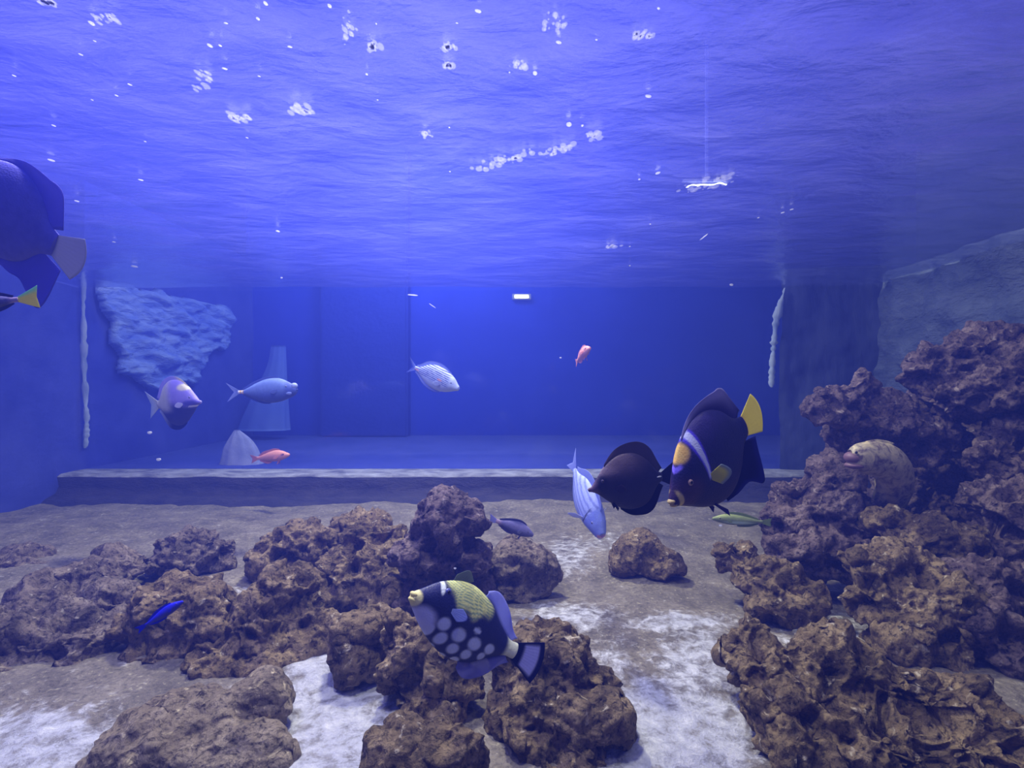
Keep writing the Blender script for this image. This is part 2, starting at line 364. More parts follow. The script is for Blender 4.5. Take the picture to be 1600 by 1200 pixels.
rock('pale-topped jagged shelf of rock jutting left above the eel', [(1315, 625, 48, 32, 2.55), (1345, 605, 30, 24, 2.55), (1380, 655, 70, 36, 2.6), (1440, 680, 60, 42, 2.6), (1340, 680, 50, 24, 2.62), (1290, 640, 28, 18, 2.5)], PU, 22, 1.0, extra=12, base=False)
rock('topmost purple-brown rock of the pile against the right wall', [(1470, 575, 55, 42, 2.5), (1530, 560, 65, 42, 2.45), (1580, 600, 70, 58, 2.35), (1500, 620, 60, 40, 2.45), (1640, 590, 70, 70, 2.3)], PU, 23, 1.0, base=False)
rock('craggy rock at the right edge, below the topmost rock of the pile', [(1570, 715, 62, 34, 2.3), (1610, 690, 50, 45, 2.3), (1545, 780, 42, 36, 2.2), (1590, 800, 60, 50, 2.15), (1620, 860, 60, 50, 2.1), (1560, 850, 48, 40, 2.15)], PU, 24, 1.0, base=False)
rock('low mossy rock between the eel and the broad pitted boulder', [(1400, 825, 42, 28, 2.25), (1450, 845, 50, 35, 2.2), (1500, 865, 45, 40, 2.15), (1420, 870, 60, 35, 2.2)], G, 25, .9)
rock('deeply shaded rock forming the back of the cave behind the eel', [(1440, 740, 70, 60, 3.0), (1520, 700, 80, 80, 2.95), (1420, 820, 90, 70, 2.95), (1540, 800, 90, 90, 2.9), (1480, 900, 120, 60, 2.85), (1570, 880, 85, 90, 2.8), (1350, 830, 60, 50, 2.95), (1500, 640, 60, 50, 2.9), (1570, 700, 80, 90, 2.8)], PU, 26, 1.0)
#FISHPART
# ---------------------------------------------------------------- fish
def skin_mat():
    m, nt, out = newmat('fish_skin'); v = texco(nt)
    a = N(nt, 'ShaderNodeAttribute', _attribute_name='col'); n = noise_t(nt, v, 60, 4, .6)
    c = mixc(nt, .35, a.outputs[0], ramp(nt, n, [(.3, (.35, .35, .35)), (.7, (.68, .68, .68))]), 'OVERLAY')
    vo = N(nt, 'ShaderNodeTexVoronoi', Scale=220); nt.links.new(v, vo.inputs['Vector'])
    pbsdf(nt, out, c, .5, bump(nt, vo.outputs[0], .25, .002), .35); return m
def fin_mat():
    m, nt, out = newmat('fish_fin'); v = texco(nt)
    a = N(nt, 'ShaderNodeAttribute', _attribute_name='col'); n = noise_t(nt, v, 90, 3, .6)
    d = N(nt, 'ShaderNodeBsdfDiffuse'); nt.links.new(a.outputs[0], d.inputs[0]); nt.links.new(bump(nt, n, .4, .002), d.inputs['Normal'])
    t = N(nt, 'ShaderNodeBsdfTranslucent'); nt.links.new(a.outputs[0], t.inputs[0])
    mx = N(nt, 'ShaderNodeMixShader'); mx.inputs[0].default_value = .35
    nt.links.new(d.outputs[0], mx.inputs[1]); nt.links.new(t.outputs[0], mx.inputs[2])
    tr = N(nt, 'ShaderNodeBsdfTransparent'); al = N(nt, 'ShaderNodeMixShader')
    nt.links.new(a.outputs['Alpha'], al.inputs[0]); nt.links.new(tr.outputs[0], al.inputs[1]); nt.links.new(mx.outputs[0], al.inputs[2])
    nt.links.new(al.outputs[0], out.inputs[0]); return m
M_skin = skin_mat(); M_fin = fin_mat()
def plain(name, col, rough=.3, spec=.6):
    m, nt, out = newmat(name); v = texco(nt); n = noise_t(nt, v, 40, 3)
    pbsdf(nt, out, ramp(nt, n, [(.3, tuple(x*.85 for x in col)), (.7, col)]), rough, None, spec); return m
M_pupil = plain('fish_pupil', (.004, .004, .01), .15); M_lid = plain('white_spine', (.8, .85, 1.0))
M_iris = {}

def pchip(pts, t):
    """smooth interpolation of rows (t, a, b, ...)"""
    for i in range(len(pts)-1):
        if t <= pts[i+1][0] or i == len(pts)-2:
            break
    p0 = pts[max(i-1, 0)]; p1 = pts[i]; p2 = pts[i+1]; p3 = pts[min(i+2, len(pts)-1)]
    h = p2[0]-p1[0]; u = min(1, max(0, (t-p1[0])/h)); res = []
    for k in range(1, len(p1)):
        m1 = (p2[k]-p0[k])/max(p2[0]-p0[0], 1e-6)*h; m2 = (p3[k]-p1[k])/max(p3[0]-p1[0], 1e-6)*h
        res.append((2*u**3-3*u*u+1)*p1[k]+(u**3-2*u*u+u)*m1+(-2*u**3+3*u*u)*p2[k]+(u**3-u*u)*m2)
    return res

class Fish:
    def __init__(s, name, label, cat, pos, L, prof, col, yaw, pitch=0, roll=0, bend=0.0, nu=90, nv=64, group=None):
        s.L = L; s.prof = prof; s.bend = bend
        s.root = empty(name, pos); tag(s.root, label, cat, group)
        y, p, r = R(yaw), R(pitch), R(roll)
        s.root.rotation_euler = (Matrix.Rotation(y, 3, 'Z') @ Matrix.Rotation(-p, 3, 'Y') @ Matrix.Rotation(r, 3, 'X')).to_euler()
        vs = []; cs = []; fs = []
        for i in range(nu+1):
            q = i/nu; t = q*q*(3-2*q)*.35+q*.65
            top, bot, w = pchip(prof, t); zc = (top+bot)/2; hz = (top-bot)/2
            if i == 0: hz *= .25; w *= .25
            for j in range(nv):
                a = 2*math.pi*j/nv; sn, c = math.sin(a), math.cos(a)
                yy = w*c*abs(c)**.25; z = zc+hz*sn
                vs.append(s.D((.5-t, yy, z))); cs.append(col(t, z, sn, c))
        for i in range(nu):
            for j in range(nv):
                k = (j+1) % nv; fs.append((i*nv+j, (i+1)*nv+j, (i+1)*nv+k, i*nv+k))
        fs.append(tuple(range(nv))); fs.append(tuple(nu*nv+j for j in reversed(range(nv))))
        link('body', mesh('body', vs, fs, True, cs), M_skin, s.root)
    def D(s, p):
        x, y, z = p; q = .5-x
        return Vector((x, y + s.bend*q*abs(q), z))*s.L
    def at(s, t, sn, side=1):
        top, bot, w = pchip(s.prof, t); zc = (top+bot)/2; hz = (top-bot)/2; c = math.sqrt(max(0, 1-sn*sn))
        return Vector((.5-t, side*w*c*abs(c)**.25, zc+hz*sn))
    def fin(s, name, root, tip, col, th=.006, nu=40, nv=14, ray=.003, label=None, wav=0.0):
        """root/tip: lists of (x,y,z); lofted fan with rays and real thickness"""
        def crv(P_, u):
            rows = [(i/(len(P_)-1),)+tuple(p) for i, p in enumerate(P_)]; return Vector(pchip(rows, u))
        F_, B_, cs = [], [], []
        for i in range(nu+1):
            u = i/nu; a = crv(root, u); b = crv(tip, u)
            for j in range(nv+1):
                v = j/nv; p = a.lerp(b, v); h = th*(1-.75*v)*.5 + ray*.25*(math.sin(u*nu*1.4)*.5)
                p = p+Vector((0, wav*math.sin(u*9+v*3)*v, 0))
                ax = s._ax; h = max(h, .001)
                F_.append(s.D(p+ax*h)); B_.append(s.D(p-ax*h)); c = col(u, v); cs.append(c if len(c) == 4 else (*c, 1))
        n = len(F_); fs = []; W = nv+1
        for i in range(nu):
            for j in range(nv):
                q = (i*W+j, (i+1)*W+j, (i+1)*W+j+1, i*W+j+1); fs.append(q); fs.append(tuple(k+n for k in reversed(q)))
        rim = [i*W for i in range(nu+1)]+[nu*W+j for j in range(1, W)]+[i*W+nv for i in range(nu-1, -1, -1)]+[j for j in range(nv-1, 0, -1)]
        for k in range(len(rim)):
            a, b = rim[k], rim[(k+1) % len(rim)]; fs.append((b, a, a+n, b+n))
        o = link(name, mesh(name, F_+B_, fs, True, cs+cs), M_fin, s.root)
        if label: o['label'] = label
        return o
    _ax = Vector((0, 1, 0))
    def dorsal(s, t0, t1, hs, col, sweep=.05, name='dorsal_fin', up=1, **k):
        n = 12; root = []; tip = []
        for i in range(n+1):
            u = i/n; t = t0+(t1-t0)*u; top, bot, w = pchip(s.prof, t); e = top if up > 0 else bot
            h = pchip([(q/(len(hs)-1), v) for q, v in enumerate(hs)], u)[0]
            root.append((.5-t, 0, e-up*.015)); tip.append((.5-t-sweep*u-sweep*h*2, 0, e+up*h))
        return s.fin(name, root, tip, col, **k)
    def anal(s, t0, t1, hs, col, sweep=.05, **k): return s.dorsal(t0, t1, hs, col, sweep, 'anal_fin', -1, **k)
    def caudal(s, ln, hh, col, fork=0.0, rh=None, rnd=0.0, twist=0, **k):
        top, bot, w = pchip(s.prof, 1.0); rh = (top-bot)/2; zc = (top+bot)/2; root = []; tip = []
        for i in range(11):
            v = i/5-1; root.append((-.48, 0, zc+rh*.9*v)); tip.append((-.5-ln*(1-fork*(1-abs(v))-rnd*v*v), 0, zc+hh*v))
        return s.fin('tail_fin', root, tip, col, **k)
    def pectoral(s, t, sn, ln, hh, col, out=.6, down=.2, sides=(1, -1), label=None, name='pectoral_fin', up=0):
        for sd in sides:
            p = s.at(t, sn, sd); p.y *= .93; root = []; tip = []
            dr = Vector((-1, sd*out, -down)).normalized(); upv = Vector((0, 0, 1)); upv = (upv-dr*upv.dot(dr)).normalized()
            for i in range(9):
                v = i/4-1; root.append(tuple(p+upv*hh*.25*v)); tip.append(tuple(p+dr*ln*(1-.45*v*v)+upv*hh*v))
            s._ax = dr.cross(upv); s.fin(name, root, tip, col, th=.008, nu=24, nv=10, label=label); s._ax = Vector((0, 1, 0))
    def pelvic(s, t, ln, wd, col, back=.6):
        for sd in (1, -1):
            p = s.at(t, -.93, sd); dr = Vector((-back, sd*.25, -1)).normalized(); ax = Vector((1, 0, 0))
            root = [tuple(p+ax*wd*.3*(1-i/3)) for i in range(7)]; tip = [tuple(p+dr*ln*(1-.3*i/6)+ax*wd*(1-i/3)*.7) for i in range(7)]
            s.fin('pelvic_fin', root, tip, col, th=.008, nu=16, nv=8)
    def eyes(s, t, sn, r, iris=(.5, .4, .15), sides=(1, -1)):
        key = tuple(iris)
        if key not in M_iris: M_iris[key] = plain('iris', iris)
        V, Fc = ICO2
        for sd in sides:
            p = s.at(t, sn, sd); p.y -= sd*r*.35
            e = link('eye', mesh('eye', [s.D(p+Vector((v[0]*r, v[1]*r*.6, v[2]*r))) for v in V], Fc), M_iris[key], s.root)
            q = p+Vector((r*.08, sd*r*.36, 0)); k = r*.55
            link('pupil', mesh('pupil', [s.D(q+Vector((v[0]*k, v[1]*k*.6, v[2]*k))) for v in V], Fc), M_pupil, e)
    def lips(s, col, r=.03, z=0, x=.5, gap=.4, w=.8, label=None):
        V, Fc = ICO3; z0 = z
        for sg, nm in ((1, 'upper_lip'), (-1, 'lower_lip')):
            vs = []; 
            for v in V: vs.append(s.D((x-r*.2+v[0]*r*.7+(.004 if sg > 0 else -.004), v[1]*r*w, z0+sg*r*gap+v[2]*r*.45)))
            o = link(nm, mesh(nm, vs, Fc, True, [col]*len(V)), M_skin, s.root)
            if label: o['label'] = label
    def lump(s, name, c, r, col, label=None, mat=None):
        V, Fc = ICO3; vs = [s.D((c[0]+v[0]*r[0], c[1]+v[1]*r[1], c[2]+v[2]*r[2])) for v in V]
        o = link(name, mesh(name, vs, Fc, True, [col]*len(V)), mat or M_skin, s.root)
        if label: o['label'] = label
        return o
def mixl(a, b, f):
    f = min(1, max(0, f)); return tuple(x*(1-f)+y*f for x, y in zip(a, b))
def sm(a, b, x):
    x = min(1, max(0, (x-a)/(b-a))); return x*x*(3-2*x)
def ell(t, z, ct, cz, rt, rz, soft=.25): return 1-sm(1-soft, 1+soft, math.sqrt(((t-ct)/rt)**2+((z-cz)/rz)**2))

# --- spotted (clown pattern) triggerfish
NAVY = (.012, .016, .10)
def c_trig(t, z, sn, c):
    col = NAVY
    W = (.62, .68, .98)
    for (a, b, r1, r2) in ((.30, -.035, .05, .045), (.45, -.055, .058, .048), (.61, -.06, .056, .046), (.76, -.045, .045, .038),
                           (.23, -.12, .035, .05), (.345, -.13, .045, .045), (.475, -.155, .045, .038), (.60, -.15, .042, .036), (.73, -.115, .035, .028),
                           (.33, -.215, .04, .028), (.45, -.235, .04, .022), (.56, -.215, .035, .022), (.58, .03, .035, .02)):
        col = mixl(col, W, ell(t, z, a, b-.03, r1, r2))
    y = ell(t, z+.02*math.sin(t*40), .46, .27, .235, .20, .18)
    y = max(y, .9*ell(t, z, .30, .25, .09, .09, .25))
    wv = .5+.5*math.sin(z*300+2.5*math.sin(t*24)+t*50)
    col = mixl(col, mixl((.88, .88, .28), (.26, .40, .22), sm(.45, .9, wv)*1.0*sm(.31, .22, z)), y)
    col = mixl(col, (.85, .92, .90), ell(t, z, .19, .155, .018, .05))          # pale bar before the eye
    col = mixl(col, (.62, .64, 1.0), ell(t, z, .13, -.11, .11, .09, .35))     # lilac cheek
    col = mixl(col, (.92, .85, .35), ell(t, z, .0, -.0, .06, .07, .2))         # mouth patch
    col = mixl(col, (.90, .92, .62), sm(.88, .93, t)*sm(-.09, -.01, z+.02))
    return col
trig_prof = [(0, .035, -.035, .03), (.06, .085, -.075, .055), (.18, .185, -.15, .085), (.35, .265, -.225, .105), (.5, .28, -.255, .105), (.68, .225, -.225, .085), (.82, .12, -.13, .055), (.93, .06, -.065, .035), (1.0, .06, -.06, .028)]
f = Fish('triggerfish', 'navy triggerfish with big pale belly spots and a yellow-green saddle, above the bottom centre rocks', 'fish',
         P(714, 970, 1.2), .30, trig_prof, c_trig, yaw=221, pitch=37, roll=4, bend=.22, nu=150, nv=120)
f.lips((.95, .85, .3), .045, 0, .495, label='yellow lip')
pale = (.30, .33, .80)
f.dorsal(.60, .93, [.04, .11, .10, .07, .03], lambda u, v: mixl((.05, .06, .3), (.45, .48, .95), sm(.0, .35, v)), .06, wav=.02)
f.anal(.60, .93, [.04, .11, .10, .07, .03], lambda u, v: (*mixl((.05, .06, .3), (.22, .22, .55), sm(.0, .35, v)), .75), .06, wav=.02)
f.dorsal(.28, .40, [.05, .10, .03], lambda u, v: (*mixl((.10, .12, .12), (.2, .25, .2), v), .8), .05, name='spiny_dorsal_fin')
f.caudal(.23, .16, lambda u, v: mixl(mixl((.01, .01, .07), (.42, .42, .80), sm(.30, .42, v)*sm(.97, .85, u)*sm(.03, .15, u)), (.01, .01, .08), sm(.80, .88, v)), 0, rnd=.15, nu=50, nv=30)
f.pectoral(.30, .08, .13, .05, lambda u, v: (.25, .3, .7), .8, .1)
f.eyes(.235, .62, .028, (.10, .12, .4))

# --- white-striped angelfish (yellow tail)
def c_ang(t, z, sn, c):
    col = mixl((.012, .010, .075), (.035, .025, .15), sm(.10, .36, z))
    col = mixl(col, (.06, .025, .06), ell(t, z, .12, .0, .12, .10, .5))
    st = .335+.05*(z-.05)-.18*(z-.12)**2
    wd = .010+.016*sm(.0, .3, z)
    k = (1-sm(wd*.8, wd*1.25, abs(t-st)))*sm(-.02, .02, z)*sm(.345, .325, z)
    k2 = (1-sm(wd*1.5, wd*2.2, abs(t-st)))*sm(-.02, .02, z)*sm(.35, .33, z)
    col = mixl(col, (.10, .06, .75), k2); col = mixl(col, (.72, .76, 1.0), k)
    col = mixl(col, (.95, .60, .12), ell(t, z, .20, .27, .08, .075, .2)*sm(.55, .8, sn))
    col = mixl(col, (.25, .18, .95), (1-sm(.008, .014, abs(z-.165-(t-.12)*.3)))*sm(.05, .07, t)*sm(.19, .16, t))
    col = mixl(col, (.75, .58, .2), ell(t, z, .055, .0, .018, .06, .3))
    return col
ang_prof = [(0, .03, -.03, .025), (.05, .075, -.055, .045), (.15, .185, -.13, .075), (.28, .30, -.23, .10), (.45, .36, -.315, .105), (.62, .35, -.33, .09), (.78, .26, -.26, .06), (.9, .13, -.13, .038), (1.0, .085, -.085, .025)]
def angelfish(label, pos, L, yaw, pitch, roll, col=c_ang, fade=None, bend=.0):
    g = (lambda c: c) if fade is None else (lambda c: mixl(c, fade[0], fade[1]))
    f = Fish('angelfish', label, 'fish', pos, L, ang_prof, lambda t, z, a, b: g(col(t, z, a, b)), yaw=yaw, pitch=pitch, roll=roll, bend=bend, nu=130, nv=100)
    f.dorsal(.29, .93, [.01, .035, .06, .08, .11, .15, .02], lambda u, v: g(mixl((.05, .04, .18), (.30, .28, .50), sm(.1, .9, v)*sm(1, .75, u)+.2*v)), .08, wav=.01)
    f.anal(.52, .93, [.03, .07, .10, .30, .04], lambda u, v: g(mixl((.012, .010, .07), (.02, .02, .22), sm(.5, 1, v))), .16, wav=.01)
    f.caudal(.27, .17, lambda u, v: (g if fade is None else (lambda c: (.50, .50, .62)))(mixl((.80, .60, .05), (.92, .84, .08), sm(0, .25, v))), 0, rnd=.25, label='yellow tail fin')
    f.pectoral(.33, -.1, .16, .075, lambda u, v: g(mixl((.85, .80, .08), (.35, .45, .5), sm(.65, 1, v))), .55, .3, label='yellow pectoral fin')
    f.pelvic(.36, .17, .03, lambda u, v: g((.05, .04, .2)))
    f.eyes(.165, .22, .026, (.55, .35, .25))
    f.lips(g((.55, .42, .16)), .036, 0, .497, label='dull yellow lip')
    return f
angelfish('dark navy angelfish with a white stripe and yellow tail, diving head-down beside the right rocks', P(1110, 722, 1.22), .335, 216, -28, 2)
angelfish('pale purple reflection of an angelfish, built as a fish cut off by the left edge, only its rear half showing', P(4, 330, 1.15), .30, 176, 32, -10, fade=((.24, .23, .85), .72))  # reflection in the glass modelled as a fish, its paleness mixed into the colours

# --- brown tang
def c_tang(t, z, sn, c):
    col = mixl((.014, .012, .045), (.15, .105, .12), sm(.02, .28, z)*sm(.95, .4, t))
    col = mixl(col, (.30, .22, .25), ell(t, z, .22, .20, .16, .05, .6)*.6)
    col = mixl(col, (.17, .10, .16), sm(.16, .03, t))
    col = mixl(col, (.01, .008, .03), ell(t, z, .17, .05, .06, .09, .4))
    return col
tang_prof = [(0, .022, -.022, .018), (.05, .04, -.035, .028), (.12, .12, -.07, .05), (.24, .26, -.17, .075), (.42, .35, -.29, .085), (.62, .35, -.33, .075), (.8, .25, -.27, .05), (.93, .09, -.10, .03), (1.0, .05, -.05, .022)]
f = Fish('surgeonfish', 'dark brown surgeonfish with a pointed snout facing left, overlapping the navy angelfish', 'fish', P(978, 755, 1.32), .215, tang_prof, c_tang, yaw=198, pitch=-6, roll=-2, nu=110, nv=80)
f.dorsal(.22, .95, [.02, .08, .11, .13, .14, .12, .03], lambda u, v: (*mixl((.09, .06, .06), (.05, .04, .06), u), .9), .06, wav=.015)
f.anal(.40, .95, [.02, .07, .09, .11, .10, .03], lambda u, v: (.012, .010, .035), .06)
f.caudal(.20, .17, lambda u, v: (.015, .012, .06), .25)
f.pectoral(.30, -.2, .14, .05, lambda u, v: (.06, .045, .07), .5, .2)
f.pelvic(.30, .12, .03, lambda u, v: (.012, .01, .035))
f.eyes(.17, .35, .024, (.10, .07, .12))
for sd in (1, -1): f.lump('tail_spine', (-.445, sd*.03, .012), (.035, .006, .010), (.8, .85, 1), 'white spine by the tail', M_lid)
f.lips((.2, .12, .18), .02, 0, .497)

# --- blue-white tang swimming towards the viewer
def c_blue(t, z, sn, c):
    col = (.28, .36, .90)
    if t > .25:
        w_ = .5+.5*math.sin(z*95+t*4); col = mixl((.42, .50, .95), (.16, .20, .62), sm(.65, .9, w_)*.8)
    col = mixl(col, (.03, .03, .12), (1-sm(.006, .012, abs(t-.27-.15*abs(z))))*sm(.9, .4, abs(sn))*.9)
    col = mixl(col, (.75, .4, .7), ell(t, z, .0, 0, .03, .03))
    return col
surg_prof = [(0, .035, -.035, .035), (.05, .07, -.06, .055), (.14, .145, -.11, .08), (.3, .215, -.18, .095), (.5, .235, -.21, .09), (.7, .19, -.175, .065), (.88, .075, -.075, .035), (1.0, .035, -.035, .02)]
f = Fish('surgeonfish', 'light blue surgeonfish swimming head-down towards the viewer, behind the brown surgeonfish', 'fish', P(914, 784, 1.9), .30, [(a, b*1.05+.02*(a < .1), c*1.05-.02*(a < .1), d*1.3) for a, b, c, d in surg_prof], c_blue, yaw=-66, pitch=-42, roll=0, bend=.08)
lb = lambda u, v: mixl((.30, .36, .85), (.40, .48, .95), v)
f.dorsal(.22, .93, [.03, .08, .09, .08, .03], lb, .05); f.anal(.42, .93, [.03, .07, .08, .07, .03], lb, .05); f.caudal(.22, .18, lb, .45)
f.pectoral(.30, -.25, .20, .04, lambda u, v: (.55, .58, .85), 1.6, .2); f.eyes(.16, .35, .018, (.3, .3, .6)); f.lips((.75, .40, .75), .025, 0, .495, label='pink lip')

# --- striped pale surgeonfish in mid-water
def c_sohal(t, z, sn, c):
    col = mixl((.55, .66, .98), (.72, .84, 1.0), sm(-.05, .2, z))
    if z > -.06-.0*t and t > .16:
        w_ = .5+.5*math.sin((z+.10*(t-.5)**2)*190); col = mixl(col, (.06, .08, .40), sm(.55, .85, w_)*sm(.15, .24, t)*sm(-.07, -.03, z))
    col = mixl(col, (.95, .45, .35), ell(t, z, .37, .03, .05, .018, .5)); col = mixl(col, (.9, .5, .5), ell(t, z, .93, 0, .05, .015, .4))
    col = mixl(col, (.35, .45, .75), ell(t, z, .17, .055, .09, .012, .4)*.6)
    return col
f = Fish('surgeonfish', 'pale blue surgeonfish with fine dark stripes, alone in mid-water near the centre', 'fish', P(682, 591, 3.0), .33, surg_prof, c_sohal, yaw=-26, pitch=-22, roll=8, nu=130, nv=140)
fc = lambda u, v: mixl((.40, .50, .95), (.15, .2, .6), sm(.7, 1, v))
f.dorsal(.2, .95, [.02, .05, .055, .05, .02], fc, .04); f.anal(.35, .95, [.02, .05, .05, .05, .02], fc, .04); f.caudal(.18, .16, lambda u, v: (*mixl((.4, .5, .95), (.15, .2, .7), v), .7), .7)
f.pectoral(.32, -.15, .16, .05, lambda u, v: (.6, .68, .95), .4, .4); f.eyes(.14, .35, .017, (.3, .35, .6)); f.lips((.6, .7, .95), .022, 0, .495)

# --- unicornfish
def c_uni(t, z, sn, c):
    col = mixl((.07, .11, .36), (.20, .30, .62), sm(-.10, .10, z))
    col = mixl(col, (.06, .09, .36), sm(.20, .12, t)*.7)
    k = sm(.90, .92, t); col = mixl(col, (.95, .93, .9), k); col = mixl(col, (.95, .62, .2), (1-sm(.012, .02, abs(t-.955)))+(1-sm(.008, .015, abs(t-.91))))
    return col
uni_prof = [(0, .03, -.04, .03), (.05, .08, -.085, .05), (.15, .14, -.13, .07), (.3, .195, -.175, .08), (.5, .19, -.185, .075), (.7, .125, -.13, .055), (.87, .045, -.055, .03), (.94, .024, -.028, .018), (1.0, .026, -.028, .014)]
f = Fish('unicornfish', 'grey-blue unicornfish with a white band before its forked tail, facing right', 'fish', P(418, 611, 3.1), .385, uni_prof, c_uni, yaw=-8, pitch=2, roll=3)
f.lump('nose_bump', (.455, 0, .065), (.055, .045, .05), (.38, .46, .80), 'pale bulbous nose bump')
f.lump('cheek_patch', (.39, -.055, -.045), (.05, .018, .025), (.26, .34, .70)); f.lips((.06, .08, .3), .022, 0, .497)
fc = lambda u, v: mixl((.08, .12, .42), (.14, .20, .55), v)
f.dorsal(.3, .9, [.015, .03, .03, .03, .015], fc, .03); f.anal(.45, .9, [.01, .025, .025, .02, .01], fc, .03)
f.caudal(.21, .155, lambda u, v: mixl((.24, .32, .65), (.36, .44, .80), v), .62); f.pectoral(.28, 0, .12, .04, lambda u, v: (.18, .25, .6), .3, .3); f.eyes(.15, .42, .017, (.2, .25, .5))

# --- lilac fish with dark belly
def c_lil(t, z, sn, c):
    col = mixl((.02, .02, .16), (.36, .30, .82), sm(-.10, .05, z-.12*(t-.3)))
    col = mixl(col, (.62, .62, .52), sm(.50, .75, t)*sm(-.18, -.05, z)); col = mixl(col, (.05, .04, .42), ell(t, z, .18, .0, .14, .05, .5)*.85)
    col = mixl(col, (.95, .88, .55), ell(t, z, .27, .27, .13, .055, .3)); col = mixl(col, (.9, .88, .95), ell(t, z, .13, -.055, .10, .014, .4)); col = mixl(col, (.95, .95, 1), ell(t, z, .36, .05, .045, .008, .4))
    return col
f = Fish('surgeonfish', 'lilac and navy fish with a yellow-edged back, left of the grey-blue unicornfish', 'fish', P(280, 630, 2.9), .34, [(a, b*1.1, c*1.15, d*1.1) for a, b, c, d in tang_prof], c_lil, yaw=-20, pitch=3, roll=10)
f.dorsal(.22, .95, [.02, .05, .06, .06, .06, .02], lambda u, v: mixl((.80, .75, .55), (.45, .42, .85), sm(.15, .4, u)), .05)
f.anal(.40, .95, [.02, .06, .08, .08, .02], lambda u, v: mixl((.02, .02, .15), (.5, .55, .7), sm(.6, 1, u)), .05)
f.caudal(.26, .24, lambda u, v: mixl((.62, .64, .55), (.45, .55, .80), v), .35); f.pectoral(.30, -.15, .15, .05, lambda u, v: (.7, .7, .95), .4, .2); f.eyes(.17, .35, .02, (.2, .2, .5)); f.lips((.5, .45, .8), .022, 0, .495)

# --- two pink fish
def c_pink(t, z, sn, c):
    col = mixl((.62, .28, .36), (.98, .42, .38), sm(-.10, .05, z)); col = mixl(col, (.25, .08, .25), ell(t, z, .17, .03, .04, .03, .5)*.8); return col
slim_prof = [(0, .03, -.035, .03), (.06, .065, -.06, .045), (.18, .125, -.10, .07), (.35, .16, -.13, .08), (.55, .14, -.12, .07), (.75, .09, -.085, .045), (.9, .05, -.05, .025), (1.0, .045, -.045, .018)]
pf = lambda u, v: mixl((.90, .38, .36), (.75, .36, .45), v)
def pinkfish(label, pos, L, yaw, pitch, roll, bend=0):
    f = Fish('anthias', label, 'fish', pos, L, slim_prof, c_pink, yaw=yaw, pitch=pitch, roll=roll, bend=bend)
    f.dorsal(.25, .88, [.03, .055, .05, .06, .02], pf, .05); f.anal(.55, .88, [.03, .07, .05, .02], pf, .05); f.caudal(.22, .12, pf, .3)
    f.pectoral(.28, -.1, .14, .04, pf, .6, .3); f.pelvic(.32, .12, .03, pf); f.eyes(.14, .25, .025, (.25, .1, .2)); f.lips((.85, .35, .35), .026, 0, .495); return f
pinkfish('salmon-pink fish gliding just above the far kerb, facing right', P(425, 714, 3.9), .29, -8, 8, 4, .1)
pinkfish('small red-pink fish high in the dark blue water, right of centre', P(909, 554, 3.3), .25, -72, 16, 0, .1)

# --- small grey-violet fish
def c_grey(t, z, sn, c):
    col = mixl((.13, .13, .28), (.26, .24, .46), sm(-.1, .12, z)); col = mixl(col, (.62, .45, .6), sm(.8, .95, t)); return mixl(col, (.05, .05, .2), ell(t, z, .6, .2, .35, .05, .5))
f = Fish('damselfish', 'small grey-violet fish hovering over the sand right of the tall dark rock', 'fish', P(804, 825, 2.2), .172, [(a, b*1.25, c*1.2, d) for a, b, c, d in slim_prof], c_grey, yaw=-14, pitch=-17, roll=6)
gf = lambda u, v: (.10, .10, .28); f.dorsal(.22, .9, [.03, .06, .06, .05, .03], gf, .03); f.anal(.5, .9, [.03, .06, .05, .02], lambda u, v: (.2, .18, .4), .03)
f.caudal(.20, .13, lambda u, v: (.45, .45, .85), .2); f.pectoral(.28, -.1, .12, .05, lambda u, v: (.4, .4, .6), .4, .3); f.eyes(.14, .3, .022, (.3, .3, .4)); f.pelvic(.3, .1, .03, gf); f.lips((.3, .22, .4), .025, 0, .495)

f = Fish('damselfish', 'fish with a bright yellow tail, cut off by the left edge of the frame', 'fish', P(-16, 474, .98), .11, slim_prof, c_grey, yaw=180, pitch=-8)
f.caudal(.36, .20, lambda u, v: mixl((.85, .80, .10), (.45, .85, .55), sm(.6, 1, u)), .1, label='bright yellow tail fin'); f.dorsal(.22, .9, [.03, .06, .06, .05, .03], gf, .03); f.anal(.5, .9, [.03, .06, .05, .02], gf, .03); f.pectoral(.28, -.1, .12, .05, gf, .4, .3); f.eyes(.14, .3, .022, (.3, .3, .4))

# --- vivid blue slender fish over a rock
def c_viv(t, z, sn, c): return mixl((.01, .01, .35), (.03, .03, .95), sm(-.06, .06, z))
f = Fish('damselfish', 'small vivid blue slender fish passing in front of a left-hand boulder', 'fish', P(257, 958, 1.45), .115, [(a, b*.8, c*.8, d*.8) for a, b, c, d in slim_prof], c_viv, yaw=8, pitch=32)
vf = lambda u, v: (.02, .02, .7); f.dorsal(.25, .88, [.03, .05, .05, .02], vf, .05); f.anal(.5, .88, [.03, .05, .02], vf, .05); f.caudal(.25, .09, vf, .3); f.pectoral(.28, -.1, .1, .03, vf, .5, .3); f.eyes(.14, .3, .022, (.1, .1, .4))

